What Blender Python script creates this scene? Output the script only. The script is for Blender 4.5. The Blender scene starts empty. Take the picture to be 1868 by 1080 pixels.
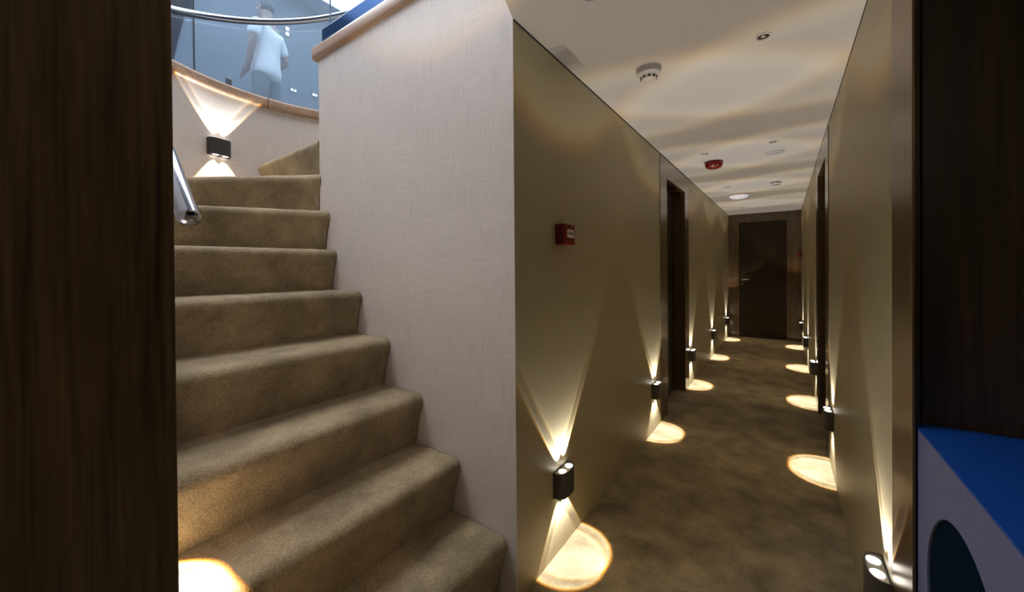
import bpy, bmesh, math, random
from mathutils import Vector, Matrix

PI = math.pi
C = bpy.context.scene.collection
scene = bpy.context.scene

# ------------------------------------------------------------------ camera, world, large lights, exposure
YAW, PITCH, ROLL = 0.6184, -0.0065, -0.0077
EYE = Vector((0.0, 0.0, 1.2107))
FOCAL_PX, AXIS_Y = 696.39, 493.33


def camera_axes():
    r = Vector((math.cos(YAW), math.sin(YAW), 0)); fw = Vector((-math.sin(YAW), math.cos(YAW), 0)); u = Vector((0, 0, 1))
    f2 = fw * math.cos(PITCH) + u * math.sin(PITCH); u2 = u * math.cos(PITCH) - fw * math.sin(PITCH)
    return r * math.cos(ROLL) + u2 * math.sin(ROLL), u2 * math.cos(ROLL) - r * math.sin(ROLL), f2


cam_data = bpy.data.cameras.new('camera')
cam = bpy.data.objects.new('camera', cam_data); C.objects.link(cam)
_r, _u, _f = camera_axes()
m = Matrix((( _r.x, _u.x, -_f.x, EYE.x), (_r.y, _u.y, -_f.y, EYE.y), (_r.z, _u.z, -_f.z, EYE.z), (0, 0, 0, 1)))
cam.matrix_world = m
cam_data.sensor_width = 36.0
cam_data.lens = FOCAL_PX * 36.0 / 1868.0
cam_data.shift_y = -(540.0 - AXIS_Y) / 1868.0
cam_data.clip_start = 0.02
scene.camera = cam

world = bpy.data.worlds.new('world'); scene.world = world
world.use_nodes = True
world.node_tree.nodes['Background'].inputs[0].default_value = (0.55, 0.62, 0.75, 1)
world.node_tree.nodes['Background'].inputs[1].default_value = 0.05

scene.view_settings.view_transform = 'Standard'
scene.view_settings.look = 'None'
scene.view_settings.exposure = 0.0
scene.view_settings.gamma = 1.0
scene.view_settings.use_curve_mapping = False

UP_POWER, DOWN_POWER = 10.0, 7.5       # the wall sconces, watts per lens
PANEL_GLOW = 9.0                      # luminous ceiling of the upper deck
LOBBY_FILL_POWER = 3.2                      # warm fill lamp added over the lobby, out of view
SPREAD = math.radians(36.0)            # half angle of a sconce beam

# ------------------------------------------------------------------ measures
XL, XR = -0.784, 0.2312                # corridor walls
YC, YE = 1.118, 7.614                  # stair partition, end wall
H = 2.10                               # corridor ceiling
YO = 0.17                              # outer stair wall
CX, CY, RA, RB = -2.1, 1.15, 0.94, 0.98  # centre and half axes of the curved stair wall
CAP0, CAP1 = 2.375, 2.45               # timber cap of the stairwell
UF = 2.385                             # upper floor
UC = 4.80                              # upper ceiling

# ------------------------------------------------------------------ materials


def mat(name):
    mt = bpy.data.materials.new(name); mt.use_nodes = True
    nt = mt.node_tree
    return mt, nt, nt.nodes, nt.links, nt.nodes['Principled BSDF']


def simple(name, col, rough=0.5, metal=0.0, spec=None, emit=None, estr=0.0, bump=0.0, bscale=200.0):
    mt, nt, N, L, b = mat(name)
    b.inputs['Base Color'].default_value = (*col, 1)
    b.inputs['Roughness'].default_value = rough
    b.inputs['Metallic'].default_value = metal
    if spec is not None: b.inputs['Specular IOR Level'].default_value = spec
    if emit:
        b.inputs['Emission Color'].default_value = (*emit, 1); b.inputs['Emission Strength'].default_value = estr
    tc = N.new('ShaderNodeTexCoord'); nz = N.new('ShaderNodeTexNoise'); nz.inputs['Scale'].default_value = bscale
    L.new(tc.outputs['Object'], nz.inputs['Vector'])
    if bump:
        bp = N.new('ShaderNodeBump'); bp.inputs['Strength'].default_value = bump; bp.inputs['Distance'].default_value = 0.002
        L.new(nz.outputs['Fac'], bp.inputs['Height']); L.new(bp.outputs['Normal'], b.inputs['Normal'])
    return mt


def math_node(N, op, a=None, b=None):
    n = N.new('ShaderNodeMath'); n.operation = op
    if a is not None and not hasattr(a, 'links'): n.inputs[0].default_value = a
    if b is not None and not hasattr(b, 'links'): n.inputs[1].default_value = b
    return n


def wood(name, dark, light, rough=0.38, scale=1.0, axis='Z', metal=0.0, coat=0.0, spec=0.5):
    mt, nt, N, L, b = mat(name)
    tc = N.new('ShaderNodeTexCoord'); mp = N.new('ShaderNodeMapping')
    s = {'Z': (26, 26, 0.9), 'X': (0.9, 26, 26), 'Y': (26, 0.9, 26)}[axis]
    mp.inputs['Scale'].default_value = tuple(v * scale for v in s)
    L.new(tc.outputs['Object'], mp.inputs['Vector'])
    n1 = N.new('ShaderNodeTexNoise'); n1.inputs['Scale'].default_value = 1.0; n1.inputs['Detail'].default_value = 6; n1.inputs['Distortion'].default_value = 0.6
    L.new(mp.outputs['Vector'], n1.inputs['Vector'])
    n2 = N.new('ShaderNodeTexNoise'); n2.inputs['Scale'].default_value = 5.0; n2.inputs['Detail'].default_value = 3
    L.new(mp.outputs['Vector'], n2.inputs['Vector'])
    mx = math_node(N, 'MULTIPLY_ADD', None, 0.45); L.new(n2.outputs['Fac'], mx.inputs[0]); 
    sc = math_node(N, 'MULTIPLY', None, 0.55); L.new(n1.outputs['Fac'], sc.inputs[0]); L.new(sc.outputs[0], mx.inputs[2])
    rp = N.new('ShaderNodeValToRGB'); L.new(mx.outputs[0], rp.inputs['Fac'])
    rp.color_ramp.elements[0].position = 0.36; rp.color_ramp.elements[0].color = (*dark, 1)
    rp.color_ramp.elements[1].position = 0.66; rp.color_ramp.elements[1].color = (*light, 1)
    L.new(rp.outputs['Color'], b.inputs['Base Color'])
    b.inputs['Roughness'].default_value = rough
    b.inputs['Metallic'].default_value = metal
    b.inputs['Specular IOR Level'].default_value = spec
    if coat: b.inputs['Coat Weight'].default_value = coat; b.inputs['Coat Roughness'].default_value = 0.15
    bp = N.new('ShaderNodeBump'); bp.inputs['Strength'].default_value = 0.06; bp.inputs['Distance'].default_value = 0.002
    L.new(mx.outputs[0], bp.inputs['Height']); L.new(bp.outputs['Normal'], b.inputs['Normal'])
    return mt


def carpet(name, base, lo=0.62, hi=1.3):
    mt, nt, N, L, b = mat(name)
    tc = N.new('ShaderNodeTexCoord')
    big = N.new('ShaderNodeTexNoise'); big.inputs['Scale'].default_value = 5.0; big.inputs['Detail'].default_value = 5; big.inputs['Roughness'].default_value = 0.62; big.inputs['Distortion'].default_value = 0.15
    L.new(tc.outputs['Object'], big.inputs['Vector'])
    r1 = N.new('ShaderNodeMapRange'); r1.inputs['From Min'].default_value = 0.32; r1.inputs['From Max'].default_value = 0.68
    r1.inputs['To Min'].default_value = lo; r1.inputs['To Max'].default_value = hi
    L.new(big.outputs['Fac'], r1.inputs['Value'])
    fine = N.new('ShaderNodeTexNoise'); fine.inputs['Scale'].default_value = 190; fine.inputs['Detail'].default_value = 2
    L.new(tc.outputs['Object'], fine.inputs['Vector'])
    r2 = N.new('ShaderNodeMapRange'); r2.inputs['From Min'].default_value = 0.3; r2.inputs['From Max'].default_value = 0.7
    r2.inputs['To Min'].default_value = 0.72; r2.inputs['To Max'].default_value = 1.28
    L.new(fine.outputs['Fac'], r2.inputs['Value'])
    mu = math_node(N, 'MULTIPLY'); L.new(r1.outputs[0], mu.inputs[0]); L.new(r2.outputs[0], mu.inputs[1])
    vm = N.new('ShaderNodeVectorMath'); vm.operation = 'SCALE'; vm.inputs[0].default_value = base
    L.new(mu.outputs[0], vm.inputs['Scale']); L.new(vm.outputs[0], b.inputs['Base Color'])
    b.inputs['Roughness'].default_value = 0.95
    b.inputs['Specular IOR Level'].default_value = 0.1
    b.inputs['Sheen Weight'].default_value = 0.35; b.inputs['Sheen Roughness'].default_value = 0.5
    b.inputs['Sheen Tint'].default_value = (1.0, 0.9, 0.78, 1)
    bp = N.new('ShaderNodeBump'); bp.inputs['Strength'].default_value = 0.9; bp.inputs['Distance'].default_value = 0.004
    L.new(fine.outputs['Fac'], bp.inputs['Height']); L.new(bp.outputs['Normal'], b.inputs['Normal'])
    return mt


def wallpaper(name, base):
    """Vinyl with a soft basket weave of brushed strokes, some blocks upright and some level."""
    mt, nt, N, L, b = mat(name)
    tc = N.new('ShaderNodeTexCoord'); sp = N.new('ShaderNodeSeparateXYZ'); L.new(tc.outputs['Object'], sp.inputs[0])
    u = math_node(N, 'SUBTRACT'); L.new(sp.outputs[0], u.inputs[0]); L.new(sp.outputs[1], u.inputs[1])
    cmb = N.new('ShaderNodeCombineXYZ'); L.new(u.outputs[0], cmb.inputs[0]); L.new(sp.outputs[2], cmb.inputs[1])
    # cells with wobbling borders
    wob = N.new('ShaderNodeTexNoise'); wob.inputs['Scale'].default_value = 9; L.new(cmb.outputs[0], wob.inputs['Vector'])
    ws = N.new('ShaderNodeVectorMath'); ws.operation = 'MULTIPLY_ADD'; ws.inputs[1].default_value = (0.02, 0.02, 0)
    L.new(wob.outputs['Color'], ws.inputs[0]); L.new(cmb.outputs[0], ws.inputs[2])
    sn = N.new('ShaderNodeVectorMath'); sn.operation = 'SNAP'; sn.inputs[1].default_value = (0.085, 0.085, 1)
    L.new(ws.outputs[0], sn.inputs[0])
    wn = N.new('ShaderNodeTexWhiteNoise'); wn.noise_dimensions = '2D'; L.new(sn.outputs[0], wn.inputs['Vector'])
    pick = math_node(N, 'GREATER_THAN', None, 0.5); L.new(wn.outputs['Value'], pick.inputs[0])
    strokes = []
    for sc in ((130, 7, 1), (7, 130, 1)):
        mp = N.new('ShaderNodeMapping'); mp.inputs['Scale'].default_value = sc; L.new(ws.outputs[0], mp.inputs['Vector'])
        nz = N.new('ShaderNodeTexNoise'); nz.inputs['Scale'].default_value = 1; nz.inputs['Detail'].default_value = 3; L.new(mp.outputs[0], nz.inputs['Vector'])
        strokes.append(nz)
    mixf = N.new('ShaderNodeMix'); mixf.data_type = 'FLOAT'
    L.new(pick.outputs[0], mixf.inputs[0]); L.new(strokes[0].outputs['Fac'], mixf.inputs[2]); L.new(strokes[1].outputs['Fac'], mixf.inputs[3])
    mr = N.new('ShaderNodeMapRange'); mr.inputs['From Min'].default_value = 0.3; mr.inputs['From Max'].default_value = 0.7
    mr.inputs['To Min'].default_value = 0.92; mr.inputs['To Max'].default_value = 1.045
    L.new(mixf.outputs[0], mr.inputs['Value'])
    # slight tone from block to block
    mt2 = N.new('ShaderNodeMapRange'); mt2.inputs['To Min'].default_value = 0.98; mt2.inputs['To Max'].default_value = 1.02
    L.new(wn.outputs['Value'], mt2.inputs['Value'])
    mu = math_node(N, 'MULTIPLY'); L.new(mr.outputs[0], mu.inputs[0]); L.new(mt2.outputs[0], mu.inputs[1])
    vm = N.new('ShaderNodeVectorMath'); vm.operation = 'SCALE'; vm.inputs[0].default_value = base
    L.new(mu.outputs[0], vm.inputs['Scale']); L.new(vm.outputs[0], b.inputs['Base Color'])
    b.inputs['Roughness'].default_value = 0.5
    bp = N.new('ShaderNodeBump'); bp.inputs['Strength'].default_value = 0.12; bp.inputs['Distance'].default_value = 0.001
    L.new(mixf.outputs[0], bp.inputs['Height']); L.new(bp.outputs['Normal'], b.inputs['Normal'])
    return mt


def reflection_veil_glass(name, veil_amount=0.25, rim=True, tint=(0.68, 0.78, 0.86)):
    """Toughened glass as the photo shows it: tinted blue-grey, the room it mirrors put in as a pale veil colour."""
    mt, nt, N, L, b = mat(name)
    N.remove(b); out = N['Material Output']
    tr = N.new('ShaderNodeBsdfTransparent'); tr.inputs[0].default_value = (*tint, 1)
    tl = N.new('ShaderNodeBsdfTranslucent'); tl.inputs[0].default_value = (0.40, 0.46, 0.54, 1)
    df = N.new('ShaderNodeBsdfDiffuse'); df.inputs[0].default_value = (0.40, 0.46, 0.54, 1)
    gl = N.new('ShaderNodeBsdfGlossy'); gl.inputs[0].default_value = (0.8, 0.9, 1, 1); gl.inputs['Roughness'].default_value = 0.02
    veil = N.new('ShaderNodeMixShader'); veil.inputs[0].default_value = 0.5  # pale diffuse veil paints the mirrored room's haze into the glass
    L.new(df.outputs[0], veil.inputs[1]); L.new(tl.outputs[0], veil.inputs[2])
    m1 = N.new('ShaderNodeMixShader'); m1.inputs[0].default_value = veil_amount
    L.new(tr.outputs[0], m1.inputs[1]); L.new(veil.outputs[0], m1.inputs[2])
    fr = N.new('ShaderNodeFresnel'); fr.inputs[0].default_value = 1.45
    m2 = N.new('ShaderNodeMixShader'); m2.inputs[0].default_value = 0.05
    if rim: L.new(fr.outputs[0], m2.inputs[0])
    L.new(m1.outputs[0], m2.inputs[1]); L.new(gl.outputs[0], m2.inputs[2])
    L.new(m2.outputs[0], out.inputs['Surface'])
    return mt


M = {}
M['carpet'] = carpet('stair_carpet', (0.36, 0.28, 0.168), 0.58, 1.36)
M['floor_carpet'] = carpet('corridor_carpet', (0.315, 0.252, 0.148), 0.5, 1.5)
M['paint'] = simple('corridor_paint', (0.435, 0.372, 0.228), 0.42, bump=0.03, bscale=60)
M['ceiling'] = simple('ceiling_paint', (0.68, 0.635, 0.57), 0.6)
M['paper'] = wallpaper('stair_wallpaper', (0.705, 0.632, 0.585))
M['dark_wood'] = wood('dark_walnut', (0.038, 0.023, 0.011), (0.175, 0.110, 0.052), 0.42)
M['wenge'] = wood('wenge', (0.014, 0.008, 0.004), (0.030, 0.017, 0.008), 0.35, spec=0.3)
M['panel_wenge'] = wood('panel_wenge', (0.035, 0.022, 0.012), (0.085, 0.055, 0.028), 0.4)
M['frame_wood'] = wood('frame_walnut', (0.065, 0.037, 0.018), (0.135, 0.082, 0.040), 0.24, coat=0.5)
M['bronze'] = wood('bronze_veneer', (0.16, 0.10, 0.045), (0.22, 0.145, 0.07), 0.3, metal=0.7)
M['cap_wood'] = wood('cap_oak', (0.34, 0.21, 0.135), (0.50, 0.34, 0.235), 0.35, axis='X')
M['chrome'] = simple('chrome', (0.40, 0.41, 0.45), 0.12, 1.0)
M['steel'] = simple('satin_steel', (0.55, 0.54, 0.52), 0.3, 1.0)
M['sconce_body'] = simple('anthracite_metal', (0.075, 0.070, 0.070), 0.4, 0.5)
M['reflector'] = simple('reflector_metal', (0.45, 0.44, 0.42), 0.35, 0.7)
M['lens'] = simple('lit_lens', (0.9, 0.9, 0.9), 0.3, emit=(1.0, 0.94, 0.85), estr=6.0)
M['spark'] = simple('small_bright_bulb', (0.9, 0.9, 0.9), 0.3, emit=(1, 0.97, 0.92), estr=40.0)
M['white_plastic'] = simple('white_plastic', (0.75, 0.72, 0.68), 0.4)
M['grey_plastic'] = simple('grey_plastic', (0.55, 0.52, 0.49), 0.5)
M['dome_white'] = simple('dome_white', (0.85, 0.84, 0.86), 0.4, emit=(0.85, 0.85, 1.0), estr=0.35)
M['dark_slot'] = simple('dark_slot', (0.02, 0.018, 0.015), 0.6)
M['amber_dark'] = simple('recess_reflector', (0.16, 0.11, 0.07), 0.25, 0.8)
M['red'] = simple('red_plastic', (0.22, 0.010, 0.007), 0.3)
M['dark_red'] = simple('dark_red_plastic', (0.12, 0.006, 0.006), 0.35)
M['label_white'] = simple('label_white', (0.75, 0.70, 0.66), 0.5)
M['fill_lamp_diffuser'] = simple('fill_lamp_diffuser', (0.85, 0.83, 0.8), 0.4, emit=(1.0, 0.86, 0.66), estr=3.0)
M['black'] = simple('black_print', (0.015, 0.015, 0.015), 0.5)
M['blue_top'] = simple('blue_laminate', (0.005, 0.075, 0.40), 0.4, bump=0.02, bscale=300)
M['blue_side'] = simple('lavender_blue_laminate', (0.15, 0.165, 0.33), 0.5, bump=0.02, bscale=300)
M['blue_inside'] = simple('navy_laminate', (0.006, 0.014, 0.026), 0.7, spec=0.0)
M['kerb'] = simple('dark_blue_metal', (0.02, 0.06, 0.16), 0.14, 0.85)
M['glass'] = reflection_veil_glass('reflection_veil_glass', 0.37)
M['clear_glass'] = reflection_veil_glass('clear_glass', 0.02, False, (0.90, 0.95, 0.98))
M['glass_edge'] = simple('glass_edge_teal', (0.003, 0.028, 0.034), 0.7)
M['glass_bright_edge'] = simple('glass_edge_pale', (0.55, 0.72, 0.85), 0.15)
M['upper_wall'] = simple('upper_wall_paint', (0.15, 0.18, 0.21), 0.6)
M['upper_ceiling'] = simple('upper_ceiling_paint', (0.22, 0.25, 0.31), 0.6)
M['upper_floor'] = simple('upper_floor_carpet', (0.30, 0.29, 0.28), 0.9)
M['panel'] = simple('luminous_panel', (0.9, 0.9, 0.9), 0.5, emit=(0.88, 0.93, 1.0), estr=PANEL_GLOW)
M['panel_frame'] = simple('panel_frame', (0.8, 0.82, 0.85), 0.5)
M['skin'] = simple('skin', (0.36, 0.22, 0.16), 0.5)
M['shirt'] = simple('white_cotton', (0.92, 0.93, 0.95), 0.85)
M['trousers'] = simple('grey_cloth', (0.14, 0.16, 0.18), 0.9)
M['hair'] = simple('dark_hair', (0.04, 0.035, 0.03), 0.6)
M['lobby'] = simple('lobby_panel', (0.10, 0.07, 0.045), 0.5)

# ------------------------------------------------------------------ mesh helpers


def obj(name, bm, material, parent=None, smooth=False, loc=None):
    bmesh.ops.recalc_face_normals(bm, faces=bm.faces)
    me = bpy.data.meshes.new(name); bm.to_mesh(me); bm.free()
    for mt in (material if isinstance(material, (list, tuple)) else [material]): me.materials.append(M[mt])
    if smooth:
        for p in me.polygons: p.use_smooth = True
    o = bpy.data.objects.new(name, me); C.objects.link(o)
    if parent: o.parent = parent
    if loc: o.location = loc
    return o


def auto_smooth(o, deg=35):
    me = o.data
    for p in me.polygons: p.use_smooth = True
    me.set_sharp_from_angle(angle=math.radians(deg))
    return o


def add_box(bm, x0, x1, y0, y1, z0, z1, bevel=0.0, seg=2, mi=0):
    n = len(bm.faces)
    v = [bm.verts.new((x, y, z)) for x in (x0, x1) for y in (y0, y1) for z in (z0, z1)]
    fs = [bm.faces.new([v[i] for i in q]) for q in ((0, 1, 3, 2), (4, 6, 7, 5), (0, 4, 5, 1), (2, 3, 7, 6), (0, 2, 6, 4), (1, 5, 7, 3))]
    for f in fs: f.material_index = mi
    if bevel:
        es = list({e for f in fs for e in f.edges})
        bmesh.ops.bevel(bm, geom=es, offset=bevel, segments=seg, affect='EDGES', profile=0.5)
    return bm


def box(*a, **k):
    return add_box(bmesh.new(), *a, **k)


def add_lathe(bm, prof, n=32, centre=(0, 0, 0), axis='Z', mi=0):
    """prof: (radius, height) pairs; closed at both ends when the radius is 0."""
    rings = []
    c = Vector(centre)
    for r, h in prof:
        ring = []
        if r < 1e-6:
            p = {'Z': Vector((0, 0, h)), 'X': Vector((h, 0, 0)), 'Y': Vector((0, h, 0))}[axis]
            ring = [bm.verts.new(c + p)]
        else:
            for k in range(n):
                a = 2 * PI * k / n
                p = {'Z': Vector((r * math.cos(a), r * math.sin(a), h)), 'X': Vector((h, r * math.cos(a), r * math.sin(a))),
                     'Y': Vector((r * math.cos(a), h, r * math.sin(a)))}[axis]
                ring.append(bm.verts.new(c + p))
        rings.append(ring)
    for a, b in zip(rings, rings[1:]):
        for k in range(n):
            k2 = (k + 1) % n
            if len(a) == 1 and len(b) == 1: continue
            if len(a) == 1: f = bm.faces.new((a[0], b[k], b[k2]))
            elif len(b) == 1: f = bm.faces.new((a[k], a[k2], b[0]))
            else: f = bm.faces.new((a[k], a[k2], b[k2], b[k]))
            f.material_index = mi
    return bm


def lathe(prof, **k):
    return add_lathe(bmesh.new(), prof, **k)


def add_prism(bm, pts, z0, z1, mi=0):
    lo = [bm.verts.new((x, y, z0)) for x, y in pts]; hi = [bm.verts.new((x, y, z1)) for x, y in pts]
    fs = [bm.faces.new(lo[::-1]), bm.faces.new(hi)]
    n = len(pts)
    for i in range(n): fs.append(bm.faces.new((lo[i], lo[(i + 1) % n], hi[(i + 1) % n], hi[i])))
    for f in fs: f.material_index = mi
    return bm


def add_tube(bm, pts, r, n=20, caps=True):
    pts = [Vector(p) for p in pts]
    rings = []; up = Vector((0, 0, 1))
    for i, p in enumerate(pts):
        t = (pts[min(i + 1, len(pts) - 1)] - pts[max(i - 1, 0)]).normalized()
        s = t.cross(up)
        s = s.normalized() if s.length > 1e-4 else Vector((1, 0, 0))
        w = s.cross(t)
        rr = r[i] if isinstance(r, (list, tuple)) else r
        rings.append([bm.verts.new(p + s * rr * math.cos(2 * PI * k / n) + w * rr * math.sin(2 * PI * k / n)) for k in range(n)])
    for a, b in zip(rings, rings[1:]):
        for k in range(n): bm.faces.new((a[k], a[(k + 1) % n], b[(k + 1) % n], b[k]))
    if caps:
        bm.faces.new(rings[0][::-1]); bm.faces.new(rings[-1])
    return bm


def add_section_sweep(bm, path, section, closed_section=True):
    """path: list of (x, y, outward nx, ny); section: (d outward, z) loop."""
    rings = [[bm.verts.new((x + nx * d, y + ny * d, z)) for d, z in section] for x, y, nx, ny in path]
    n = len(section)
    for a, b in zip(rings, rings[1:]):
        for k in range(n): bm.faces.new((a[k], a[(k + 1) % n], b[(k + 1) % n], b[k]))
    bm.faces.new(rings[0]); bm.faces.new(rings[-1][::-1])
    return bm


def thing(name, label, cat, loc=(0, 0, 0), rotz=0.0, group=None):
    o = bpy.data.objects.new(name, None); C.objects.link(o)
    o.empty_display_size = 0.05
    o.location = loc; o.rotation_euler = (0, 0, rotz)
    return tag(o, label, cat, group)


def tag(o, label, cat, group=None):
    o['label'] = label; o['category'] = cat
    if group: o['group'] = group
    return o


def struct(o, label=None):
    o['kind'] = 'structure'
    if label: o['label'] = label
    return o


def dup(root, loc, rotz, label, group=None):
    r = root.copy(); C.objects.link(r); r.location = loc; r.rotation_euler = (0, 0, rotz); r['label'] = label
    if group: r['group'] = group
    for ch in list(root.children):
        c = ch.copy(); C.objects.link(c); c.parent = r
        for g in list(ch.children):
            d = g.copy(); C.objects.link(d); d.parent = c
    return r


def ell(deg, off=0.0):
    """Point of the curved stair wall at an angle, its radius enlarged by off."""
    a = math.radians(deg)
    return CX + (RA + off) * math.cos(a), CY + (RB + off) * math.sin(a)


def stair_wall_path(a0, a1, n, straight_to=None):
    p = []
    if straight_to is not None:
        k = 10
        for i in range(k): p.append((straight_to + (CX - straight_to) * i / k, YO, 0.0, -1.0))
    for i in range(n + 1):
        a = math.radians(a0 + (a1 - a0) * i / n)
        nx, ny = math.cos(a) / RA, math.sin(a) / RB; q = math.hypot(nx, ny)
        p.append((CX + RA * math.cos(a), CY + RB * math.sin(a), nx / q, ny / q))
    return p


# ------------------------------------------------------------------ the setting
struct(obj('floor', box(-1.0, 2.1, -1.7, YE + 0.2, -0.05, 0.0), 'floor_carpet'))

bm = bmesh.new()
add_prism(bm, [(-0.70, -1.7), (2.1, -1.7), (2.1, YE + 0.2), (-0.95, YE + 0.2), (-0.95, 1.222), (XL - 0.0005, 1.222), (XL - 0.0005, YC + 0.0005), (-0.752, 1.03), (-0.742, 0.9), (-0.735, 0.3), (-0.735, 0.17)], H, 2.36)
struct(obj('ceiling', bm, 'ceiling'))

# corridor left wall with its doorway
D0, D1, DA, DB, DH = 3.30, 4.00, 3.09, 4.18, 1.935
bm = bmesh.new()
add_box(bm, XL - 0.10, XL, YC + 0.004, DA, 0, H)
add_box(bm, XL - 0.10, XL, DB, YE, 0, H)
add_box(bm, XL - 0.10, XL, DA, DB, DH + 0.15, H)
struct(obj('wall_left', bm, 'paint'))

bm = bmesh.new()
add_box(bm, XR + 0.006, XR + 0.106, 1.27, 1.392, 0, H)
add_box(bm, XR, XR + 0.106, 1.392, DA, 0, H)
add_box(bm, XR, XR + 0.106, DB, YE, 0, H)
add_box(bm, XR, XR + 0.106, DA, DB, DH + 0.15, H)
struct(obj('wall_right', bm, 'paint'))

bm = bmesh.new()
add_box(bm, XL, XL + 0.0015, YC + 0.004, YE, H - 0.007, H)
struct(obj('shadow_gap_1', bm, 'dark_slot'))  # dark strip paints the shadow gap between left wall and ceiling
bm = bmesh.new()
add_box(bm, XR - 0.0015, XR, 1.392, YE, H - 0.007, H)
struct(obj('shadow_gap_2', bm, 'dark_slot'))  # same painted shadow gap along the right wall
struct(obj('trim_3', box(XR, XR + 0.0055, 1.198, 1.392, 0, H, bevel=0.001), 'bronze'))

# dark panelled wall to the right of the corridor mouth, and the lobby round the camera
bm = bmesh.new()
add_box(bm, 0.257, 2.0, 1.25, 1.27, 0, H, bevel=0.002)
add_box(bm, XR + 0.006, 0.2545, 1.256, 1.27, 0, H)
struct(obj('wall_front', bm, 'panel_wenge'))
bm = bmesh.new()
add_box(bm, XL - 0.10, XL, -1.65, 0.183, 0, 2.36, bevel=0.002)
struct(obj('wall_lobby_left', bm, 'dark_wood'))
bm = bmesh.new()
add_box(bm, XL, 2.0, -1.72, -1.65, 0, H)
struct(obj('wall_back', bm, 'lobby'))
struct(obj('wall_lobby_right', box(2.0, 2.08, -1.72, 1.27, 0, H), 'lobby'))

# stair partition, papered
bm = bmesh.new()
add_box(bm, -2.107, XL, YC, YC + 0.004, 0, CAP0)
add_box(bm, -2.107, XL - 0.1, YC + 0.004, YC + 0.104, 0, CAP0)
add_box(bm, XL - 0.1, XL, YC + 0.004, YC + 0.104, H, CAP0)
struct(obj('wall_stair', bm, 'paper'))

# curved outer wall of the stairwell
sec = [(0, -0.02), (0.09, -0.02), (0.09, CAP0), (0, CAP0)]
bm = bmesh.new()
add_section_sweep(bm, stair_wall_path(-90, -250, 64, straight_to=XL - 0.1), sec)
struct(auto_smooth(obj('wall_curved', bm, 'paper')))

# timber caps: the curved one in two lengths, the straight one on the partition


def cap_section(w0, w1, z0, z1, r=0.018):
    s = []
    for cx_, cz_, a0 in ((w0 + r, z0 + r, 180), (w1 - r, z0 + r, 270), (w1 - r, z1 - r, 0), (w0 + r, z1 - r, 90)):
        for k in range(5):
            a = math.radians(a0 + 90 * k / 4); s.append((cx_ + r * math.cos(a), cz_ + r * math.sin(a)))
    return s


bm = bmesh.new()
add_section_sweep(bm, stair_wall_path(-90, -184.7, 48, straight_to=XL - 0.1), cap_section(-0.022, 0.10, CAP0, CAP1))
add_section_sweep(bm, stair_wall_path(-185.1, -250, 32), cap_section(-0.022, 0.10, CAP0, CAP1))
struct(auto_smooth(obj('trim_4', bm, 'cap_wood')))
bm = bmesh.new()
add_box(bm, -2.15, -0.76, YC - 0.022, YC + 0.126, CAP0, CAP1, bevel=0.018, seg=4)
struct(auto_smooth(obj('trim_5', bm, 'cap_wood')))
bm = bmesh.new()
add_box(bm, -0.90, -0.735, 0.17, YC - 0.024, CAP0, CAP1, bevel=0.018, seg=4)
struct(auto_smooth(obj('trim_6', bm, 'cap_wood')))

# upper deck: floor, walls, ceiling with a luminous panel
bm = bmesh.new()
pts = [(-5.28, -2.5), (XL, -2.5), (XL, YO - 0.1)] + [(x + nx * 0.095, y + ny * 0.095) for x, y, nx, ny in stair_wall_path(-90, -250, 40)] + [(-2.46, 4.4), (-5.28, 4.4)]
add_prism(bm, pts, UF - 0.02, UF)
add_prism(bm, [(-2.10, 1.23), (1.5, 1.23), (1.5, 4.4), (-2.46, 4.4), (-2.46, 2.08), (-2.10, 1.9)], UF - 0.02, UF)
add_prism(bm, [(XL, -2.5), (1.5, -2.5), (1.5, 1.23), (XL, 1.23)], UF - 0.02, UF)
struct(obj('floor_upper', bm, 'upper_floor'))
bm = bmesh.new()
add_box(bm, -5.36, -5.28, -2.5, 4.4, UF, UC)
add_box(bm, -5.28, 1.5, 4.4, 4.48, UF, UC)
add_box(bm, -5.28, 1.5, -2.58, -2.5, UF, UC)
add_box(bm, 1.5, 1.58, -2.5, 4.4, UF, UC)
struct(obj('wall_upper', bm, 'upper_wall'))
struct(obj('ceiling_upper', box(-5.36, 1.58, -2.58, 4.48, UC, UC + 0.05), 'upper_ceiling'))
lamp = thing('ceiling_light', 'large square luminous ceiling panel above the stairwell, seen over the timber cap', 'ceiling light', (-3.4, 1.15, UC))
bm = bmesh.new(); add_box(bm, -1.57, 1.57, -2.75, 2.75, -0.03, 0.0); obj('frame', bm, 'panel_frame', lamp)
for i in range(3):
    bm = bmesh.new(); add_box(bm, -1.55 + i * 1.045, -1.55 + i * 1.045 + 1.01, -2.73, 2.73, -0.036, -0.0305); obj('diffuser', bm, 'panel', lamp)

# ------------------------------------------------------------------ fill lamp added over the lobby behind the camera
t = thing('lobby_fill_lamp', 'unseen round fill lamp added on the lobby ceiling before the stairs', 'ceiling lamp', (0.25, -0.75, H))
auto_smooth(obj('rim', lathe([(0, 0), (0.15, 0), (0.15, -0.02), (0.135, -0.024), (0, -0.022)], n=40), 'white_plastic', t))
auto_smooth(obj('diffuser', lathe([(0, -0.0225), (0.132, -0.0245), (0.11, -0.034), (0, -0.038)], n=40), 'fill_lamp_diffuser', t))
ld = bpy.data.lights.new('lobby_fill_lamp', 'AREA'); ld.shape = 'DISK'; ld.size = 0.24; ld.energy = LOBBY_FILL_POWER; ld.color = (1.0, 0.84, 0.62)
lo = bpy.data.objects.new('lobby_fill_light', ld); C.objects.link(lo); lo.parent = t; lo.location = (0, 0, -0.042)

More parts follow.
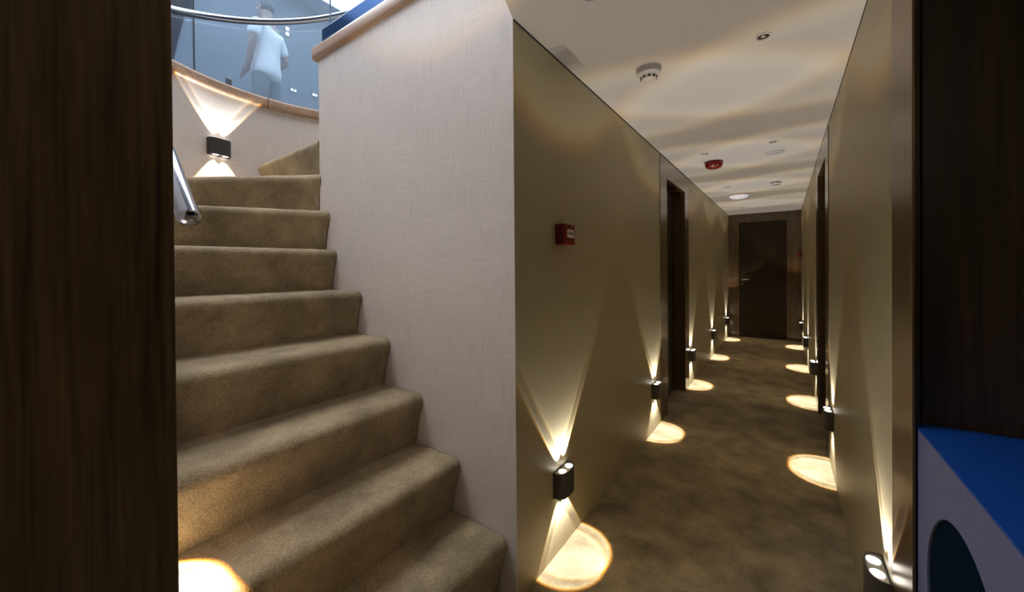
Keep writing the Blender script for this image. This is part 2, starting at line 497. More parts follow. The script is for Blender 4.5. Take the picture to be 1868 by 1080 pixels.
# ------------------------------------------------------------------ staircase
ZS = [0.229, 0.450, 0.668, 0.888, 1.102, 1.316, 1.530, 1.743, 1.958, 2.170, 2.384]
YI = YC - 0.006
NOSE = [((-0.815, YI), (-0.870, YO + 0.004)), ((-1.045, YI), (-1.062, YO + 0.004)), ((-1.265, YI), (-1.270, YO + 0.004)), ((-1.484, YI), (-1.50, YO + 0.004)),
        ((-1.705, YI), (-1.80, YO + 0.004)), ((-1.932, YI), (-2.085, YO + 0.004)), ((-1.998, YI), ell(-117, -0.024)), ((-2.088, YI), ell(-145.5, -0.024)),
        ((-2.16, YC + 0.014), ell(-180.5, -0.02)), ((-2.15, YC + 0.09), ell(-216, -0.024)), ((-2.13, YC + 0.16), ell(-249, -0.024)), ((-2.06, YC + 0.20), (-2.20, 2.06))]


def profile(z0, z1):
    p = [(0.052, z0 - 0.015), (0.050, z0 + 0.01), (0.030, z0 + (z1 - z0) * 0.5), (0.009, z1 - 0.055)]
    r = 0.034
    for k in range(9):
        a = math.radians(195 - 105 * k / 8); p.append((0.004 + r + r * math.cos(a), z1 - r + r * math.sin(a)))
    return p


stairs = thing('staircase', 'winding staircase in beige carpet climbing between the papered walls', 'staircase', (-0.8, YC, 0))
rnd = random.Random(4)
for i, z in enumerate(ZS):
    z0 = ZS[i - 1] if i else 0.0
    (ix, iy), (ox, oy) = NOSE[i]; (jx, jy), (px, py) = NOSE[i + 1]
    bm = bmesh.new(); NW = 46; rows = []
    prof = profile(z0, z)
    ph = rnd.random() * 6
    for k in range(NW + 1):
        s = k / NW
        n = Vector((ix + (ox - ix) * s, iy + (oy - iy) * s, 0)); b = Vector((jx + (px - jx) * s, jy + (py - jy) * s, 0))
        d = b - n; ln = d.length; d = d / max(ln, 1e-4)
        row = []
        wob = 0.0018 * math.sin(s * 19 + ph) + 0.0012 * math.sin(s * 43 + 2 * ph)
        for q, (a, zz) in enumerate(prof):
            row.append(bm.verts.new((n + d * a + Vector((0, 0, zz)) + d * wob * (0.5 if q < 3 else 1)) - stairs.location))
        for fr in (0.3, 0.6, 0.85, 1.0):
            back = 0.05 + max(ln - 0.05, 0.0) * fr + (0.056 if fr == 1.0 else 0)
            row.append(bm.verts.new((n + d * back + Vector((0, 0, z + 0.0015 * math.sin(s * 11 + fr * 9 + ph) * (1 - fr)))) - stairs.location))
        back = ln + 0.056
        row.append(bm.verts.new((n + d * back + Vector((0, 0, z0 - 0.015))) - stairs.location))
        rows.append(row)
    m_ = len(rows[0])
    for a, b in zip(rows, rows[1:]):
        for q in range(m_): bm.faces.new((a[q], a[(q + 1) % m_], b[(q + 1) % m_], b[q]))
    bm.faces.new(rows[0][::-1]); bm.faces.new(rows[-1])
    auto_smooth(obj('step', bm, 'carpet', stairs), 40)

# ------------------------------------------------------------------ handrail of the outer stair wall
rail = thing('handrail', 'polished chrome tube handrail winding up along the outer stair wall', 'handrail', (-1.06, 0.27, 1.34))
P = [Vector((-1.045, 0.268, 1.325))]
for k in range(9):
    x = -1.06 - (2.0 - 1.06) * (k + 0.3) / 8.3
    P.append(Vector((x, 0.268, 1.34 + (-1.06 - x) * 0.985)))
za = P[-1].z
for k in range(1, 41):
    deg = -90 - 165 * k / 40
    if deg < -146: z = 2.69 + (-146 - deg) / 72.6 * 0.52
    else: z = za + 0.06 + (2.69 - za - 0.06) * (-90 - deg) / 56.0
    x = CX + 0.87 * math.cos(math.radians(deg)); y = CY + 0.88 * math.sin(math.radians(deg)); P.append(Vector((x, y, z)))
bm = bmesh.new(); add_tube(bm, [p - rail.location for p in P], 0.0215, 24)
auto_smooth(obj('tube', bm, 'chrome', rail), 50)
bm = bmesh.new(); dirv = (P[0] - P[1]).normalized()
add_tube(bm, [P[0] - rail.location, P[0] + dirv * 0.004 - rail.location, P[0] + dirv * 0.010 - rail.location], [0.0215, 0.021, 0.012], 24)
auto_smooth(obj('end_cap', bm, 'chrome', rail), 50)
bm = bmesh.new(); add_tube(bm, [P[0] + dirv * 0.0095 - rail.location, P[0] + dirv * 0.0115 - rail.location], 0.006, 12)
obj('screw', bm, 'dark_slot', rail)
for i in (3, 8):
    p = P[i]; bm = bmesh.new()
    add_tube(bm, [Vector((p.x, YO + 0.002, p.z - 0.06)) - rail.location, Vector((p.x, YO + 0.05, p.z - 0.06)) - rail.location, Vector((p.x, p.y - 0.01, p.z - 0.04)) - rail.location, Vector((p.x, p.y, p.z - 0.015)) - rail.location], 0.007, 10)
    auto_smooth(obj('bracket', bm, 'chrome', rail))

# ------------------------------------------------------------------ glass balustrades


def glass_panel(a0, a1, label):
    bm = bmesh.new()
    n = max(6, int(abs(a1 - a0) / 2.5)); path = []
    for x, y, nx, ny in stair_wall_path(a0, a1, n): path.append((x, y, nx, ny))
    rings = [[bm.verts.new((x + nx * d, y + ny * d, z)) for d, z in ((0.030, CAP1), (0.040, CAP1), (0.040, 3.46), (0.030, 3.46))] for x, y, nx, ny in path]
    for a, b in zip(rings, rings[1:]):
        for k in range(4):
            f = bm.faces.new((a[k], a[(k + 1) % 4], b[(k + 1) % 4], b[k])); f.material_index = 1 if k in (0, 2) else 0
    bm.faces.new(rings[0]).material_index = 1; bm.faces.new(rings[-1][::-1]).material_index = 1
    o = auto_smooth(obj('glass_balustrade', bm, ['glass', 'glass_edge'], None), 30)
    return tag(o, label, 'glass balustrade', None)


glass_panel(-104, -160.3, 'curved glass balustrade panel beside the dark wood wall, left of the teal joint')
glass_panel(-160.5, -222, 'curved glass balustrade panel in front of the person in the white shirt')

bm = bmesh.new()
add_box(bm, -2.045, -0.80, 1.150, 1.160, 2.529, 3.46)
for f in bm.faces: f.material_index = 1 if abs(f.normal.y) < 0.5 else 0
bm.normal_update()
for f in bm.faces: f.material_index = 0 if abs(f.normal.y) > 0.5 else 1
tag(obj('glass_balustrade', bm, ['clear_glass', 'glass_bright_edge']), 'straight upright glass panel standing in the dark blue channel on the partition', 'glass balustrade')
ch = obj('balustrade_channel', box(-2.064, -0.80, YC - 0.002, YC + 0.075, CAP1, 2.528, bevel=0.002), 'kerb')
tag(ch, 'dark blue glossy metal channel lying on the timber cap of the papered partition', 'channel')

clamp = thing('glass_clamp', 'small dark clamp with chrome plate holding the curved glass on its cap', 'clamp', (*ell(-171.8, 0.03), CAP1), math.radians(-171.8))
obj('block', box(-0.016, -0.001, -0.012, 0.012, 0.0, 0.05, bevel=0.002), 'dark_slot', clamp)
obj('plate', box(-0.020, -0.016, -0.006, 0.026, 0.0, 0.052, bevel=0.001), 'steel', clamp)

# ------------------------------------------------------------------ wall sconces
SW, SD, SH = 0.066, 0.046, 0.106       # half width, depth, height


def half_stadium(off=0.0, n=14):
    """Plan of a sconce: flat against the wall, a rounded front."""
    pts = [(0.004, -SW + off)]
    rx = SD - 0.004 - off
    for k in range(n + 1):
        a = -PI / 2 + PI * k / n
        c, s = math.cos(a), math.sin(a)
        pts.append((0.006 + rx * (abs(c) ** 0.62), (SW - off) * math.copysign(abs(s) ** 0.85, s)))
    pts.append((0.004, SW - off))
    out = []
    for p in pts:
        if not out or (abs(p[0] - out[-1][0]) + abs(p[1] - out[-1][1])) > 1e-5: out.append(p)
    return out


def beam_light(name, power):
    ld = bpy.data.lights.new(name, 'SPOT')
    ld.energy = power; ld.spot_size = 2 * SPREAD + 0.02; ld.spot_blend = 0.0; ld.shadow_soft_size = 0.0025
    ld.color = (1.0, 0.965, 0.93)
    ld.use_nodes = True
    nt = ld.node_tree; N = nt.nodes; L = nt.links
    em = N['Emission']
    tc = N.new('ShaderNodeNewGeometry'); sp = N.new('ShaderNodeSeparateXYZ'); L.new(tc.outputs['Incoming'], sp.inputs[0])   # every beam stands upright
    x2 = math_node(N, 'MULTIPLY'); L.new(sp.outputs[0], x2.inputs[0]); L.new(sp.outputs[0], x2.inputs[1])
    y2 = math_node(N, 'MULTIPLY_ADD'); L.new(sp.outputs[1], y2.inputs[0]); L.new(sp.outputs[1], y2.inputs[1]); L.new(x2.outputs[0], y2.inputs[2])
    sq = math_node(N, 'SQRT'); L.new(y2.outputs[0], sq.inputs[0])
    az = math_node(N, 'ABSOLUTE'); L.new(sp.outputs[2], az.inputs[0])
    dv = math_node(N, 'DIVIDE'); L.new(sq.outputs[0], dv.inputs[0]); L.new(az.outputs[0], dv.inputs[1])
    nr = math_node(N, 'DIVIDE', None, math.tan(SPREAD)); L.new(dv.outputs[0], nr.inputs[0])
    rp = N.new('ShaderNodeValToRGB'); L.new(nr.outputs[0], rp.inputs['Fac'])
    cr = rp.color_ramp; cr.interpolation = 'LINEAR'
    stops = [(0.0, (0.7, 0.7, 0.7)), (0.84, (0.7, 0.7, 0.7)), (0.90, (1.0, 0.98, 0.92)), (0.945, (1.0, 0.86, 0.58)), (0.975, (0.85, 0.48, 0.10)), (1.0, (0.3, 0.12, 0.01))]
    while len(cr.elements) < len(stops): cr.elements.new(0.5)
    for e, (p, c) in zip(cr.elements, stops): e.position = p; e.color = (*c, 1)
    L.new(rp.outputs['Color'], em.inputs['Color'])
    # the optics send more light to the rim: an even disc on a level surface
    t2 = math_node(N, 'MULTIPLY'); L.new(dv.outputs[0], t2.inputs[0]); L.new(dv.outputs[0], t2.inputs[1])
    t3 = math_node(N, 'ADD', None, 1.0); L.new(t2.outputs[0], t3.inputs[0])
    t4 = math_node(N, 'POWER', None, 1.5); L.new(t3.outputs[0], t4.inputs[0])
    t5 = math_node(N, 'MINIMUM', None, 2.0); L.new(t4.outputs[0], t5.inputs[0])
    L.new(t5.outputs[0], em.inputs['Strength'])
    return ld


UP_LIGHT, DOWN_LIGHT = beam_light('up_beam', UP_POWER), beam_light('down_beam', DOWN_POWER)


def make_sconce(label, loc, rotz, group):
    t = thing('wall_sconce', label, 'wall lamp', loc, rotz, group)
    bm = bmesh.new()
    outer, inner = half_stadium(), half_stadium(0.004)
    n = len(outer); h = SH / 2
    O0 = [bm.verts.new((x, y, -h)) for x, y in outer]; O1 = [bm.verts.new((x, y, h)) for x, y in outer]
    I0 = [bm.verts.new((x, y, -h)) for x, y in inner]; I1 = [bm.verts.new((x, y, h)) for x, y in inner]
    J0 = [bm.verts.new((x, y, -h + 0.003)) for x, y in inner]; J1 = [bm.verts.new((x, y, h - 0.003)) for x, y in inner]
    for i in range(n):
        k = (i + 1) % n
        bm.faces.new((O0[i], O0[k], O1[k], O1[i])); bm.faces.new((O1[i], O1[k], I1[k], I1[i])); bm.faces.new((I1[i], I1[k], J1[k], J1[i]))
        bm.faces.new((O0[k], O0[i], I0[i], I0[k])); bm.faces.new((I0[k], I0[i], J0[i], J0[k]))
    auto_smooth(obj('body', bm, 'sconce_body', t), 40)
    for zz in (-1, 1):
        bm = bmesh.new()
        a, b = sorted((zz * (h - 0.006), zz * (h - 0.003)))
        add_prism(bm, half_stadium(0.0042), a, b)
        pl = obj('reflector_plate', bm, 'reflector', t); pl['label'] = 'pale metal plate'
        for yy in (-0.029, 0.029):
            bm = bmesh.new(); z1 = zz * (h - 0.0035); z2 = zz * (h + 0.0)
            add_lathe(bm, [(0, z1), (0.015, z1), (0.016, z2 - zz * 0.001), (0.012, z2), (0, z2 + zz * 0.0005)], 20, (0.0245, yy, 0))
            le = auto_smooth(obj('lens', bm, 'lens', pl), 60); le['label'] = 'glowing round lens'
            l = bpy.data.objects.new('beam', UP_LIGHT if zz > 0 else DOWN_LIGHT); C.objects.link(l)
            l.parent = t; l.location = (0.0245, yy, zz * (h + 0.003)); l.rotation_euler = (PI if zz > 0 else 0, 0, 0)
    obj('back_plate', box(0.0, 0.004, -SW - 0.002, SW + 0.002, -h - 0.002, h - 0.001, bevel=0.001), 'sconce_body', t)
    return t


SY_L = [1.452, 2.905, 4.265, 5.715, 7.235]
SY_R = [1.450, 2.885, 4.265, 5.640, 7.060]
ORD = ['nearest to the papered partition', 'just before the left doorway', 'just past the left doorway', 'second past the left doorway', 'last one before the end door']
ORR = ['beside the bronze strip', 'just before the right doorway', 'just past the right doorway', 'second past the right doorway', 'last one before the end door']
GL, GR = 'low wall sconces on the left corridor wall', 'low wall sconces on the right corridor wall'
first = make_sconce('low dark wall sconce on the left corridor wall, ' + ORD[0], (XL, SY_L[0], 0.303), 0, GL)
for y, o in zip(SY_L[1:], ORD[1:]):
    dup(first, (XL, y, 0.303), 0, 'low dark wall sconce on the left corridor wall, ' + o, GL)
for y, o in zip(SY_R, ORR):
    dup(first, (XR, y, 0.318), PI, 'low dark wall sconce on the right corridor wall, ' + o, GR)
sx, sy = ell(-167.0)
na = math.atan2(math.sin(math.radians(-167)) / RB, math.cos(math.radians(-167)) / RA)
dup(first, (sx, sy, 2.01), na + PI, 'dark wall sconce high on the curved papered stair wall under the glass', 'sconces of the stairwell')
low = dup(first, (-1.125, YO, 0.745), PI / 2, 'wall sconce on the outer stair wall lighting the second step', 'sconces of the stairwell')
strong = DOWN_LIGHT.copy(); strong.energy = 17.0
for ch in low.children:
    if ch.type == 'LIGHT' and ch.location.z < 0: ch.data = strong

# ------------------------------------------------------------------ doors


def side_door(name, X, sgn, rot_label):
    """sgn +1: the wall faces +x (left wall); -1: the wall faces -x."""
    t = bpy.data.objects.new(name, None); C.objects.link(t); t.location = (X, (D0 + D1) / 2, 0); struct(t)
    yc = (D0 + D1) / 2

    def bx(bm, a, b, y0, y1, z0, z1, bev=0.0):
        a, b = sorted((sgn * a, sgn * b)); add_box(bm, a, b, y0 - yc, y1 - yc, z0, z1, bevel=bev)
    bm = bmesh.new(); bx(bm, -0.10, 0.004, DA + 0.001, D0, 0, DH + 0.149, 0.001); obj('jamb', bm, 'frame_wood', t)
    bm = bmesh.new(); bx(bm, -0.10, 0.004, D1, DB - 0.001, 0, DH + 0.149, 0.001); obj('jamb', bm, 'frame_wood', t)
    bm = bmesh.new(); bx(bm, -0.10, 0.004, D0, D1, DH, DH + 0.149, 0.001); obj('head', bm, 'frame_wood', t)
    bm = bmesh.new(); bx(bm, -0.135, -0.095, D0 - 0.02, D1 + 0.02, 0.004, DH + 0.02); leaf = obj('leaf', bm, 'wenge', t)
    hx = -0.095
    bm = bmesh.new()
    pts = [(sgn * hx, D0 + 0.06 - yc, 1.0), (sgn * (hx + 0.045), D0 + 0.06 - yc, 1.0), (sgn * (hx + 0.05), D0 + 0.075 - yc, 1.0), (sgn * (hx + 0.05), D0 + 0.18 - yc, 1.0)]
    add_tube(bm, pts, 0.009, 12)
    add_lathe(bm, [(0, 0), (0.026, 0), (0.026, sgn * 0.008), (0, sgn * 0.008)], 20, (sgn * hx, D0 + 0.06 - yc, 1.0), 'X')
    add_lathe(bm, [(0, 0), (0.024, 0), (0.024, sgn * 0.006), (0, sgn * 0.006)], 20, (sgn * hx, D0 + 0.06 - yc, 0.92), 'X')
    h = auto_smooth(obj('door_handle', bm, 'steel', leaf)); h['label'] = 'steel lever handle'
    return t


side_door('door_1', XL, 1, 'left')
side_door('door_2', XR, -1, 'right')

t = bpy.data.objects.new('door_3', None); C.objects.link(t); t.location = (0, YE, 0); struct(t)
EX0, EX1, EH = -0.637, 0.055, 1.968
obj('jamb', box(XL, EX0, 0.0, 0.06, 0, H, bevel=0.002), 'frame_wood', t)
obj('jamb', box(EX1, XR + 0.1, 0.0, 0.06, 0, H, bevel=0.002), 'frame_wood', t)
obj('head', box(EX0, EX1, 0.0, 0.06, EH, H, bevel=0.002), 'frame_wood', t)
bm = bmesh.new()
add_box(bm, EX0, EX0 + 0.012, -0.004, 0.05, 0, EH); add_box(bm, EX1 - 0.012, EX1, -0.004, 0.05, 0, EH); add_box(bm, EX0 + 0.012, EX1 - 0.012, -0.004, 0.05, EH - 0.012, EH)
obj('door_stop', bm, 'bronze', t)
leaf = obj('leaf', box(EX0 + 0.012, EX1 - 0.012, 0.02, 0.06, 0.004, EH - 0.012), 'wenge', t)
bm = bmesh.new(); hx = EX0 + 0.06
add_tube(bm, [(hx, 0.02, 0.985), (hx, -0.03, 0.985), (hx + 0.012, -0.034, 0.985), (hx + 0.11, -0.034, 0.985)], 0.010, 14)
add_lathe(bm, [(0, 0.02), (0.027, 0.02), (0.027, 0.012), (0, 0.012)], 20, (hx, 0, 0.985), 'Y')
add_lathe(bm, [(0, 0.02), (0.025, 0.02), (0.025, 0.012), (0, 0.012)], 20, (hx, 0, 0.905), 'Y')
h = auto_smooth(obj('door_handle', bm, 'chrome', leaf)); h['label'] = 'chrome lever handle'

# ------------------------------------------------------------------ fire alarm call points


def call_point(label, loc, rotz):
    t = thing('fire_call_point', label, 'fire alarm call point', loc, rotz)
    obj('housing', box(0, 0.036, -0.045, 0.045, -0.045, 0.045, bevel=0.004), 'dark_red', t)
    obj('front_cover', box(0.036, 0.050, -0.044, 0.044, -0.044, 0.044, bevel=0.004), 'red', t)
    e = obj('glass_element', box(0.050, 0.0515, -0.030, 0.030, -0.014, 0.021), 'label_white', t)
    bm = bmesh.new()
    add_lathe(bm, [(0, 0.0515), (0.0055, 0.0515), (0.0055, 0.0521), (0, 0.0521)], 16, (0, 0, 0.004), 'X')
    for s in (-1, 1):
        vs = []
        for d in (0.0515, 0.0521): vs.append([bm.verts.new((d, s * y, 0.004 + z)) for y, z in ((0.009, 0), (0.021, 0.007), (0.021, -0.007))])
        bm.faces.new(vs[0]); bm.faces.new(vs[1][::-1])
        for k in range(3): bm.faces.new((vs[0][k], vs[0][(k + 1) % 3], vs[1][(k + 1) % 3], vs[1][k]))
    m = obj('press_mark', bm, 'black', e); m['label'] = 'black dot between two arrows'
    bm = bmesh.new(); add_lathe(bm, [(0, 0.050), (0.003, 0.050), (0.0025, 0.0522), (0, 0.0525)], 12, (0, 0.012, 0.034), 'X')
    obj('indicator', bm, 'label_white', t)
    return t


call_point('red square fire call point with a white label above the nearest left sconce', (XL, 1.46, 1.350), 0)
call_point('red fire call point at the far end of the right corridor wall', (XR, 7.36, 1.39), PI)

# ------------------------------------------------------------------ ceiling fittings


def smoke_detector(label, x, y, s=1.0):
    t = thing('smoke_detector', label, 'smoke detector', (x, y, H))
    b = obj('base', lathe([(0, 0), (0.053 * s, 0), (0.053 * s, -0.012 * s), (0.050 * s, -0.018 * s), (0, -0.018 * s)], n=40), 'grey_plastic', t); auto_smooth(b)
    b = obj('body', lathe([(0, -0.018 * s), (0.052 * s, -0.0185 * s), (0.052 * s, -0.026 * s), (0.043 * s, -0.034 * s), (0.036 * s, -0.036 * s), (0.033 * s, -0.048 * s), (0.022 * s, -0.053 * s), (0, -0.054 * s)], n=40), 'white_plastic', t); auto_smooth(b)
    for k in range(10):
        a = 2 * PI * k / 10; bm = bmesh.new()
        add_box(bm, -0.0045 * s, 0.0045 * s, -0.0015 * s, 0.0015 * s, -0.046 * s, -0.0365 * s)
        bmesh.ops.rotate(bm, verts=bm.verts, cent=(0, 0, 0), matrix=Matrix.Rotation(a + PI / 2, 3, 'Z'))
        bmesh.ops.translate(bm, verts=bm.verts, vec=(0.0348 * s * math.cos(a), 0.0348 * s * math.sin(a), 0))
        obj('slot', bm, 'dark_slot', b)
    return t


smoke_detector('white smoke detector on the ceiling nearest to the camera, left of the round downlight', -0.492, 1.765)
smoke_detector('small white smoke detector far down the corridor, right of the white ceiling dome', -0.068, 4.92, 0.88)


def downlight(label, x, y, r=0.030, group='small recessed ceiling downlights'):
    t = thing('downlight', label, 'downlight', (x, y, H), 0, group)
    o = obj('trim_ring', lathe([(r * 0.78, 0), (r * 1.05, 0), (r * 1.05, -0.003), (r * 0.86, -0.005), (r * 0.78, -0.002), (r * 0.78, 0)], n=32), 'white_plastic', t); auto_smooth(o)
    o = obj('reflector', lathe([(r * 0.78, -0.0005), (r * 0.6, -0.0012), (r * 0.3, -0.0012), (0, -0.0012)], n=32), 'amber_dark', t)
    o = obj('bulb', lathe([(0, -0.001), (r * 0.3, -0.001), (r * 0.28, -0.003), (0, -0.004)], n=20), 'grey_plastic', t)
    return t


downlight('unlit round downlight with a dark recess and white ring, nearest the right wall', -0.062, 1.775, 0.026)
downlight('unlit downlight at the top edge of the picture on the near ceiling', -0.511, 1.172)
downlight('small unlit downlight on the ceiling just before the red sounder', -0.506, 3.335)
downlight('small unlit downlight on the ceiling before the flat pale disc', -0.06, 3.315)
downlight('small unlit downlight just before the white ceiling dome', -0.511, 4.90, 0.034)
downlight('farthest left unlit downlight past the white ceiling dome', -0.50, 6.75)
downlight('farthest right unlit downlight before the end door', -0.06, 6.75)

t = thing('ceiling_cover', 'flat pale round cover on the corridor ceiling, right of the red sounder', 'ceiling cover', (-0.055, 3.625, H))
auto_smooth(obj('disc', lathe([(0, 0), (0.062, 0), (0.060, -0.006), (0.052, -0.009), (0, -0.010)], n=40), 'grey_plastic', t))
obj('rim', lathe([(0.062, 0), (0.067, 0), (0.066, -0.003), (0.062, -0.004), (0.062, 0)], n=40), 'white_plastic', t)

t = thing('alarm_sounder', 'red domed alarm sounder hanging under the corridor ceiling', 'alarm sounder', (-0.482, 3.65, H))
auto_smooth(obj('base', lathe([(0, 0), (0.070, 0), (0.070, -0.010), (0.066, -0.012), (0, -0.012)], n=40), 'dark_red', t))
b = auto_smooth(obj('dome', lathe([(0, -0.012), (0.068, -0.012), (0.069, -0.026), (0.060, -0.046), (0.042, -0.056), (0, -0.059)], n=40), 'red', t))
for k in range(3):
    a = math.radians(250 + 26 * k); bm = bmesh.new()
    add_lathe(bm, [(0, -0.004), (0.005, -0.003), (0.004, 0.003), (0, 0.004)], 10, (0.063 * math.cos(a), 0.063 * math.sin(a), -0.040))
    o = obj('led_window', bm, 'label_white', b); o['label'] = 'small pale window'

t = thing('ceiling_dome', 'low white domed lamp on the ceiling far down the corridor', 'ceiling lamp', (-0.453, 5.53, H))
auto_smooth(obj('base_ring', lathe([(0, 0), (0.115, 0), (0.115, -0.010), (0.108, -0.012), (0, -0.012)], n=48), 'grey_plastic', t))
auto_smooth(obj('diffuser', lathe([(0, -0.012), (0.107, -0.012), (0.100, -0.026), (0.078, -0.040), (0.045, -0.048), (0, -0.051)], n=48), 'dome_white', t))

# ------------------------------------------------------------------ blue box with a round opening
BX0, BX1, BY0, BY1, BZ = 0.240, 0.800, 0.662, 1.240, 0.852
t = thing('blue_box_unit', 'tall blue box unit with a round opening in its lavender side', 'box unit', ((BX0 + BX1) / 2, (BY0 + BY1) / 2, 0))
ox, oy = t.location.x, t.location.y
bm = bmesh.new()
hc, hz, hr, th = 0.951, 0.575, 0.184, 0.004
NS = 72
ring = {}
for side, xx in enumerate((BX0 - ox, BX0 + th - ox)):
    inner, outerp = [], []
    for k in range(NS):
        a = 2 * PI * k / NS; c, s = math.cos(a), math.sin(a)
        inner.append(bm.verts.new((xx, hc + hr * c - oy, hz + hr * s)))
        y0, y1, z0, z1 = BY0 + 0.0, BY1, 0.0, BZ - 0.0032
        lim = []
        if c > 1e-9: lim.append((y1 - hc) / c)
        if c < -1e-9: lim.append((y0 - hc) / c)
        if s > 1e-9: lim.append((z1 - hz) / s)
        if s < -1e-9: lim.append((z0 - hz) / s)
        q = min(lim); outerp.append(bm.verts.new((xx, hc + q * c - oy, hz + q * s)))
    ring[side] = (inner, outerp)
    for k in range(NS):
        k2 = (k + 1) % NS; bm.faces.new((inner[k], inner[k2], outerp[k2], outerp[k]))
for k in range(NS):
    k2 = (k + 1) % NS
    bm.faces.new((ring[0][0][k], ring[0][0][k2], ring[1][0][k2], ring[1][0][k])); bm.faces.new((ring[0][1][k], ring[0][1][k2], ring[1][1][k2], ring[1][1][k]))
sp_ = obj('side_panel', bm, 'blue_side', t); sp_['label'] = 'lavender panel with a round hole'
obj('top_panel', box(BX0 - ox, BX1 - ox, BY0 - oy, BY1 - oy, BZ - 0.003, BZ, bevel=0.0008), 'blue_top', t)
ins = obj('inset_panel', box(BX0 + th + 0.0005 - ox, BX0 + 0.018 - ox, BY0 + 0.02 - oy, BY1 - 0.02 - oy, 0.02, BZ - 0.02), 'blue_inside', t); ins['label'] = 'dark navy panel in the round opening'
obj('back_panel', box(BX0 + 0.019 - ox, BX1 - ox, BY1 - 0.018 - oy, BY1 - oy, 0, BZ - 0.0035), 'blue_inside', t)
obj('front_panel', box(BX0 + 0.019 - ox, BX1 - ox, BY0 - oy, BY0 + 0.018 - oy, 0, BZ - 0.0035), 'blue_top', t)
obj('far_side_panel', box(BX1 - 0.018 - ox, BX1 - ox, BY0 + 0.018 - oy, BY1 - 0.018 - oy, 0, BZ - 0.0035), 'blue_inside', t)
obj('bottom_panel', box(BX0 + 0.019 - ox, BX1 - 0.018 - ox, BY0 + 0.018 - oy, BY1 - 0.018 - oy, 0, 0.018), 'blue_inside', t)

# ------------------------------------------------------------------ small lamps on the far wall of the upper deck
for (y, z, dy, dz), lab in zip([(2.39, 4.32, 0, 0.034), (2.46, 3.58, 0.02, 0.0), (2.74, 3.62, 0.016, 0.0)],
                               ['pair of tiny bright lamps one above the other beside the person in white', 'pair of tiny bright lamps side by side low beside the person in white', 'pair of tiny bright lamps low against the papered partition edge']):
    t = thing('twin_spot', lab, 'wall lamp', (-5.28, y, z), 0, 'tiny lamps behind the glass')
    obj('plate', box(0, 0.012, -0.03 - dy, 0.03 + dy, -0.03 - dz, 0.03 + dz, bevel=0.003), 'upper_wall', t)
    for s in (-1, 1):
        r = 0.02 if dz else 0.011
        obj('bulb', lathe([(0, 0.012), (r, 0.012), (r * 0.8, 0.02), (0, 0.024)], n=16, centre=(0, s * dy, s * dz), axis='X'), 'spark', t)

# ------------------------------------------------------------------ person behind the glass


def skin_obj(name, verts, edges, radii, material, parent=None, sub=2, root=0):
    me = bpy.data.meshes.new(name); me.from_pydata([Vector(v) for v in verts], edges, []); me.materials.append(M[material])
    o = bpy.data.objects.new(name, me); C.objects.link(o)
    if parent: o.parent = parent
    md = o.modifiers.new('skin', 'SKIN'); md.use_smooth_shade = True
    for i, r in enumerate(radii):
        sv = me.skin_vertices[0].data[i]
        sv.radius = r if isinstance(r, tuple) else (r, r)
        sv.use_root = (i in (root if isinstance(root, tuple) else (root,)))
    sb = o.modifiers.new('sub', 'SUBSURF'); sb.levels = sub; sb.render_levels = sub
    return o


V, E, R_ = [], [], []


def chain(pts, start=None):
    last = start
    for p, r in pts:
        V.append(p); R_.append(r)
        if last is not None: E.append((last, len(V) - 1))
        last = len(V) - 1
    return last


chain([((0, 0, 0.93), (0.115, 0.08)), ((0, 0, 1.08), (0.125, 0.09)), ((0, -0.01, 1.26), (0.155, 0.105)), ((0, -0.02, 1.37), (0.10, 0.075))])
neck = chain([((0, -0.015, 1.44), 0.055), ((0, 0.0, 1.50), (0.062, 0.068)), ((0, 0.012, 1.57), (0.076, 0.092)), ((0, 0.005, 1.65), (0.060, 0.075))], 3)
chain([((0, 0.10, 1.555), 0.012)], neck - 1)            # nose
for s, elbow, wrist in ((1, (0.27, -0.05, 1.12), (0.17, 0.14, 1.0)), (-1, (-0.225, -0.01, 1.11), (-0.205, 0.06, 0.87))):
    w = chain([((s * 0.165, -0.02, 1.345), 0.050), ((s * 0.215, -0.03, 1.25), 0.048), (elbow, 0.040), (((elbow[0] + wrist[0]) / 2, (elbow[1] + wrist[1]) / 2, (elbow[2] + wrist[2]) / 2), 0.036), (wrist, 0.027)], 3)
    wx, wy, wz = wrist
    p = chain([((wx - s * 0.03, wy + 0.06, wz - 0.02), (0.036, 0.018))], w)
    for k, ln in enumerate((0.06, 0.07, 0.066, 0.052)):
        off = (k - 1.5) * 0.02
        chain([((wx - s * 0.045, wy + 0.10, wz - 0.03 + off), 0.009), ((wx - s * 0.07, wy + 0.10 + ln * 0.7, wz - 0.045 + off), 0.008)], p)
    chain([((wx - s * 0.02, wy + 0.06, wz + 0.025), 0.010), ((wx - s * 0.04, wy + 0.10, wz + 0.035), 0.009)], w)
for s in (1, -1):
    chain([((s * 0.085, 0, 0.85), 0.085), ((s * 0.095, 0.005, 0.66), 0.072), ((s * 0.10, 0.015, 0.47), 0.055), ((s * 0.10, -0.01, 0.30), 0.052), ((s * 0.10, -0.025, 0.09), 0.036), ((s * 0.105, 0.06, 0.045), (0.036, 0.030)), ((s * 0.11, 0.15, 0.030), (0.036, 0.022))], 0)
person = skin_obj('person', V, E, R_, 'skin')
FACE = math.atan2(-0.50, -0.86) - PI / 2
person.location = (-4.47, 1.815, UF + 0.012); person.rotation_euler = (0, 0, FACE); person.scale = (0.93, 0.93, 1.0)
tag(person, 'person in white T-shirt and grey trousers seen from behind through the curved glass', 'person')
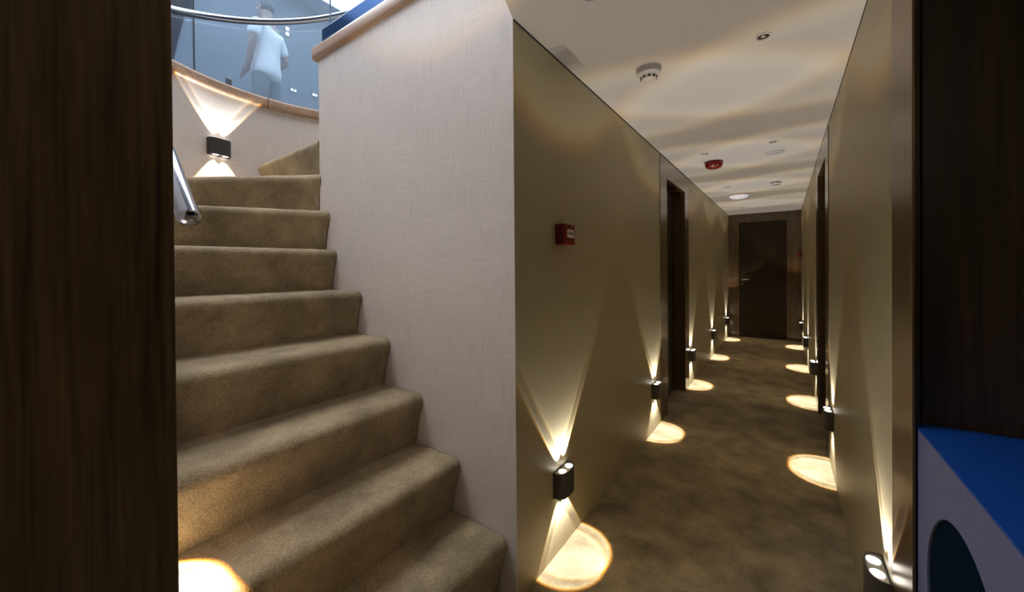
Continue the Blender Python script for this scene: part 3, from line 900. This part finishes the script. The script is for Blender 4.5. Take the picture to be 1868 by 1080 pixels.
sv, se = [(0, 0, 0.80), (0, 0, 0.93), (0, 0, 1.10), (0, -0.01, 1.26), (0, -0.02, 1.37), (0.160, -0.02, 1.338), (0.215, -0.03, 1.25), (0.24, -0.04, 1.17), (-0.160, -0.02, 1.338), (-0.21, -0.025, 1.25), (-0.232, -0.02, 1.17)], [(0, 1), (1, 2), (2, 3), (3, 4), (4, 5), (5, 6), (6, 7), (4, 8), (8, 9), (9, 10)]
skin_obj('shirt', sv, se, [(0.185, 0.150), (0.178, 0.142), (0.155, 0.118), (0.175, 0.122), (0.11, 0.085), 0.068, 0.068, 0.068, 0.068, 0.068, 0.068], 'shirt', person)
tv, te, tr_ = [(0, 0, 1.0), (0, 0, 0.93), (0, 0, 0.86)], [(0, 1), (1, 2)], [(0.145, 0.108), (0.152, 0.116), (0.14, 0.105)]
for s in (1, -1):
    n0 = len(tv)
    tv += [(s * 0.07, 0, 0.90), (s * 0.088, 0, 0.80), (s * 0.097, 0.005, 0.64), (s * 0.10, 0.015, 0.47), (s * 0.10, -0.01, 0.28), (s * 0.10, -0.02, 0.10)]
    tr_ += [0.085, 0.095, 0.086, 0.072, 0.068, 0.064]
    te += [(n0 + k, n0 + k + 1) for k in range(5)]
skin_obj('trousers', tv, te, tr_, 'trousers', person, root=(0, 3, 9))
for s in (1, -1):
    skin_obj('shoe', [(s * 0.10, -0.055, 0.050), (s * 0.104, 0.05, 0.045), (s * 0.112, 0.16, 0.034)], [(0, 1), (1, 2)], [(0.042, 0.046), (0.047, 0.044), (0.044, 0.030)], 'black', person, root=0)
skin_obj('hair', [(0, -0.02, 1.53), (0, -0.012, 1.60), (0, 0.0, 1.665)], [(0, 1), (1, 2)], [(0.072, 0.078), (0.085, 0.092), (0.066, 0.078)], 'hair', person)
for s in (-1, 1):
    bm = bmesh.new(); bmesh.ops.create_uvsphere(bm, u_segments=10, v_segments=8, radius=0.02)
    bmesh.ops.scale(bm, vec=(0.4, 0.8, 1.5), verts=bm.verts); bmesh.ops.translate(bm, vec=(s * 0.082, 0.015, 1.565), verts=bm.verts)
    obj('ear', bm, 'skin', person, True)
    bm = bmesh.new(); bmesh.ops.create_uvsphere(bm, u_segments=10, v_segments=8, radius=0.011)
    bmesh.ops.translate(bm, vec=(s * 0.032, 0.088, 1.575), verts=bm.verts)
    obj('eye', bm, 'label_white', person, True)
bm = bmesh.new(); add_box(bm, -0.022, 0.022, 0.078, 0.088, 1.515, 1.523, bevel=0.003); obj('mouth', bm, 'dark_red', person)
